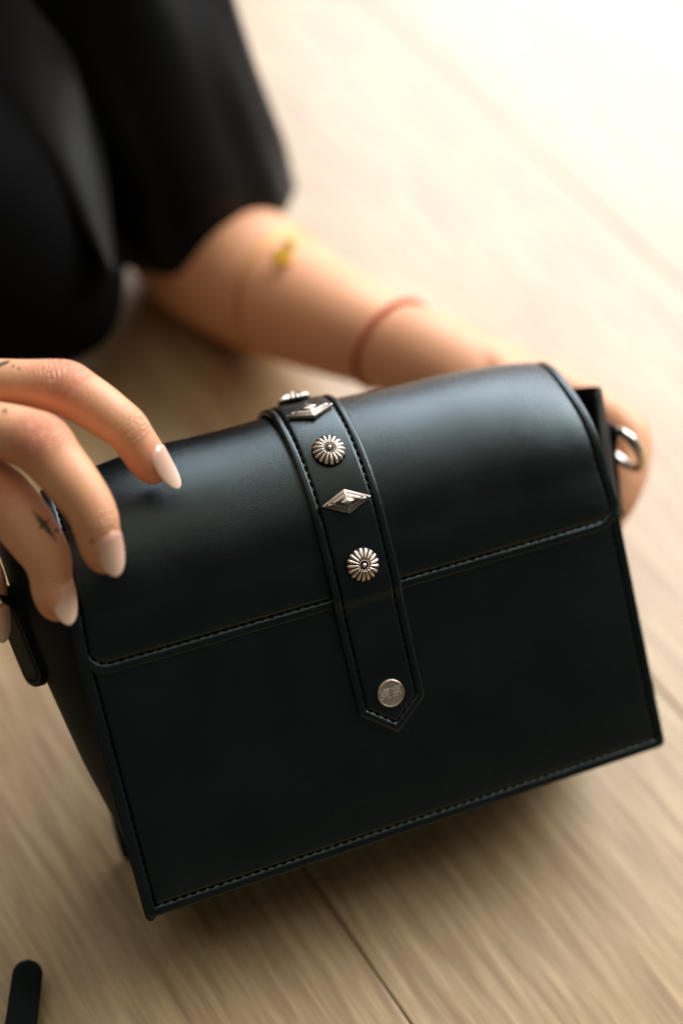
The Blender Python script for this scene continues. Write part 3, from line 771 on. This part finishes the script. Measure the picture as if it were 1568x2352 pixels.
# clothes -------------------------------------------------------------
def garment(name, secs, mat, parent, seg=64, m=10, folds=(), thick=.0025, cap=False, hint=(0, 0, 1)):
    """secs: (x, y, depth, half width cm, half depth cm); folds: (angle, width, height cm, phase along)"""
    row = spline(np.array([[*W(x, y, d), a * .01, b_ * .01] for x, y, d, a, b_ in secs]), m)
    path = row[:, :3]; tan = unit(np.gradient(path, axis=0)); toward = C2W @ np.array([0, 0, 1.0])
    A = unit(np.cross(toward, tan)); Bv = np.cross(tan, A)
    n = len(path); V = []; Fc = []
    for side in (0, 1):
        for i in range(n):
            t = i / (n - 1)
            for k in range(seg):
                th = 2 * PI * k / seg; f_ = 0
                for fa, fwid, fh, fd in folds:
                    dth = (th - fa - fd * t + PI) % (2 * PI) - PI; f_ += fh * .01 * math.exp(-(dth / fwid) ** 2)
                f_ += .0012 * math.sin(5 * th + 9 * t) * math.sin(4 * t + 1)
                V.append(PL(path[i] + A[i] * math.cos(th) * (row[i, 3] + f_ - side * thick) + Bv[i] * math.sin(th) * (row[i, 4] + f_ - side * thick)))
    q = n * seg
    for i in range(n - 1):
        for k in range(seg):
            a, b_, c, d = i * seg + k, i * seg + (k + 1) % seg, (i + 1) * seg + (k + 1) % seg, (i + 1) * seg + k
            Fc.append((a, b_, c, d)); Fc.append((q + d, q + c, q + b_, q + a))
    for i in (0, n - 1):
        for k in range(seg):
            a, b_ = i * seg + k, i * seg + (k + 1) % seg; Fc.append((a, q + a, q + b_, b_) if i == 0 else (b_, q + b_, q + a, a))
    return mesh_obj(name, V, Fc, mat, parent)
jacket = garment('jacket', [(-160, -500, 74, 9, 7), (-110, -300, 73.5, 8.5, 6.5), (-60, -80, 73, 7.2, 5.5), (-20, 120, 72.5, 5.6, 4.6), (10, 320, 72, 5.0, 4.2), (40, 480, 71.8, 4.4, 3.6), (60, 620, 71.6, 3.9, 3.0)], M_JACKET, person,
    folds=((.10, .16, .35, .1), (1.3, .5, .4, -.3), (.75, .2, -.3, .1)))
sleeve = garment('sleeve', [(205, -260, 68, 4.8, 4.6), (268, -30, 69.6, 4.85, 4.7), (345, 200, 71.8, 5.0, 4.8), (400, 360, 73.8, 5.2, 4.9), (427, 432, 74.9, 5.3, 4.8), (452, 500, 76.2, 5.15, 4.6)], M_JACKET, jacket,
    folds=((.12, .18, .5, -.1), (.75, .3, -.45, .2), (1.6, .35, .3, .3), (-.5, .25, .3, .1)))
def sheet(name, left, right, mat, parent, bulge=.6, n=40, k=22, thick=.0035):
    Lp, Rp = spline(left, 12), spline(right, 12); tt = np.linspace(0, 1, n); V = []; Fc = []
    f = lambda A, t: np.array([np.interp(t, np.linspace(0, 1, len(A)), A[:, c]) for c in range(3)])
    back_ = C2W @ np.array([0, 0, -1.0])
    for sd in (0, 1):
        for t in tt:
            a, b_ = f(Lp, t), f(Rp, t)
            for j in range(k):
                u = j / (k - 1); p = a * (1 - u) + b_ * u
                dep = p[2] - bulge * math.sin(PI * u) + .9 * max(0, u - .86) / .14 + .25 * math.sin(6 * t + 4 * u)
                V.append(PL(W(p[0], p[1], dep) + back_ * thick * sd))
    q = n * k
    for i in range(n - 1):
        for j in range(k - 1): a = i * k + j; Fc.append((a, a + 1, a + k + 1, a + k)); Fc.append((q + a, q + a + k, q + a + k + 1, q + a + 1))
    rg = list(range(k)) + [i * k + k - 1 for i in range(1, n)] + [(n - 1) * k + j for j in range(k - 2, -1, -1)] + [i * k for i in range(n - 2, 0, -1)]
    for m_ in range(len(rg)): a, b_ = rg[m_], rg[(m_ + 1) % len(rg)]; Fc.append((b_, a, q + a, q + b_))
    return mesh_obj(name, V, Fc, mat, parent)
sheet('lapel', [(-120, -160, 67), (-60, 60, 67), (10, 255, 66.6), (120, 400, 66.6), (252, 622, 67.4)], [(185, -160, 67.5), (205, 60, 67.5), (228, 260, 67.2), (246, 430, 67.2), (262, 632, 67.6)], M_LAPEL, jacket)
trousers = garment('trousers', [(-420, 330, 66, 7, 6), (-250, 420, 67, 7, 6), (-90, 520, 68.5, 6.4, 5.6), (20, 600, 70, 5.2, 5), (90, 660, 71.5, 4.9, 4.2), (140, 715, 73.5, 3.4, 3.4), (160, 745, 74.6, 2.0, 2.2), (165, 752, 75, .3, .3)], M_TROUSER, person)

# bracelets -------------------------------------------------------------
def around_arm(t_idx, tilt, rr, n=64, sag=0):
    row = spline(np.array([[*W(x, y, d), r_ * .01] for x, y, d, r_ in ARM]), 8)
    i = t_idx; c = row[i, :3]; r_ = row[i, 3]; tan = unit(row[i + 1, :3] - row[i - 1, :3]); tw_ = C2W @ np.array([0, 0, 1.0])
    A = unit(np.cross(tan, tw_)); Bv = np.cross(A, tan); pts = []
    for k in range(n):
        th = 2 * PI * k / n; pts.append(c + (r_ + rr) * (math.cos(th) * A + math.sin(th) * Bv) + tan * (tilt * math.cos(th) + sag * math.sin(th)))
    return np.array(pts)
gb = empty('gold_bracelet', Matrix.Translation(Vector(W(660, 690, 68))))
tag(gb, 'thin gold chain bracelet with a round charm on the forearm', 'bracelet')
gbo = W(660, 690, 68)
pts = around_arm(39, .004, .0006) - gbo
v, f = tube(pts, .0007, 6, closed=True, frame_hint=(.3, .2, .9)); mesh_obj('chain', v, f, M_GOLD, gb)
pk = pts[4]; pk = max(pts, key=lambda p: (p @ unit(C2W @ np.array([.35, .75, .6])))) if False else None
_ray = Vector(W(650, 600, 60) - CAM).normalized()
h, nn, _, _ = bvh.ray_cast(Vector(CAM), _ray)
h = np.array(h) if h is not None else W(650, 600, 70); nn = np.array(nn) if nn is not None else C2W @ np.array([0, 0, 1.0])
if nn @ np.array(_ray) > 0: nn = -nn
nn = unit(nn + 1.2 * (C2W @ np.array([0, 0, 1.0])))
def disc_mesh(c, nrm, r_, t_, name, mat, parent):
    nrm = unit(nrm); a = unit(np.cross(nrm, [.2, .9, .1])); b_ = np.cross(nrm, a); V = []; Fc = []; seg = 24; pr = [(0.01, t_), (.7, t_), (.9, t_ * .8), (1, t_ * .3), (1, -t_ * .4), (.8, -t_)]
    for k, z in pr:
        for j in range(seg): th = 2 * PI * j / seg; V.append(c + nrm * z + r_ * k * (a * math.cos(th) + b_ * math.sin(th)))
    for i in range(len(pr) - 1):
        for j in range(seg): Fc.append((i * seg + j, i * seg + (j + 1) % seg, (i + 1) * seg + (j + 1) % seg, (i + 1) * seg + j))
    Fc.append(tuple(range(seg))); Fc.append(tuple(range(len(pr) * seg - 1, (len(pr) - 1) * seg - 1, -1)))
    return mesh_obj(name, V, Fc, mat, parent)
disc_mesh(h + nn * .0045 - gbo, nn, .0052, .001, 'charm', M_GOLD, gb)
up = unit(W(668, 575, 70) - W(650, 600, 70)); disc_mesh(h + nn * .005 + up * .0075 - gbo, nn, .0030, .0012, 'clasp', M_GOLD, gb)
sb = around_arm(56, -.004, .0008, sag=-.002); so = sb.mean(0)
v, f = tube(sb - so, .0016, 8, closed=True, frame_hint=(.3, .2, .9))
sbo = mesh_obj('string_bracelet', v, f, M_STRING); sbo.location = Vector(so)
tag(sbo, 'thin red string bracelet tied round the wrist behind the bag', 'bracelet')

# loose strap end in the corner ------------------------------------------
def strap_end():
    st = np.array([W(66, 2206, 56.4), W(63, 2242, 56.0), W(57, 2290, 55.4), W(47, 2360, 54.9), W(24, 2440, 54.4), W(-10, 2560, 53.6), W(-60, 2720, 52.3)])
    row = spline(st, 10); tan = unit(np.gradient(row, axis=0)); tw_ = C2W @ np.array([.25, .1, 1.0]); side = unit(np.cross(tan, tw_)); nn = np.cross(side, tan)
    V = []; Fc = []; n = len(row); k = 13; L_ = np.r_[0, np.cumsum(np.linalg.norm(np.diff(row, axis=0), axis=1))]
    for sd in (0, 1):
        for i in range(n):
            w = .0058 * (1 + .05 * min(1, L_[i] / .03)); d = L_[i]
            if d < w: w = math.sqrt(max(1e-9, w * w - (w - d) ** 2))
            for j in range(k):
                v_ = -1 + 2 * j / (k - 1); rnd = .0003 * (abs(v_) ** 6)
                V.append(row[i] + side[i] * w * v_ + nn[i] * (.0012 - rnd) * (1 - 2 * sd))
    q = n * k
    for i in range(n - 1):
        for j in range(k - 1): a = i * k + j; Fc.append((a, a + k, a + k + 1, a + 1)); Fc.append((q + a, q + a + 1, q + a + k + 1, q + a + k))
        for a in (i * k, i * k + k - 1): Fc.append((a, q + a, q + a + k, a + k))
    Fc.append(tuple(range(k)) + tuple(q + j for j in range(k - 1, -1, -1)))
    c = np.array(V).mean(0); o = mesh_obj('leather_strap', np.array(V) - c, Fc, M_GUSSET); o.location = Vector(c)
    return tag(o, 'loose end of a black leather strap with a rounded tip by the floor', 'strap')
strap_end()
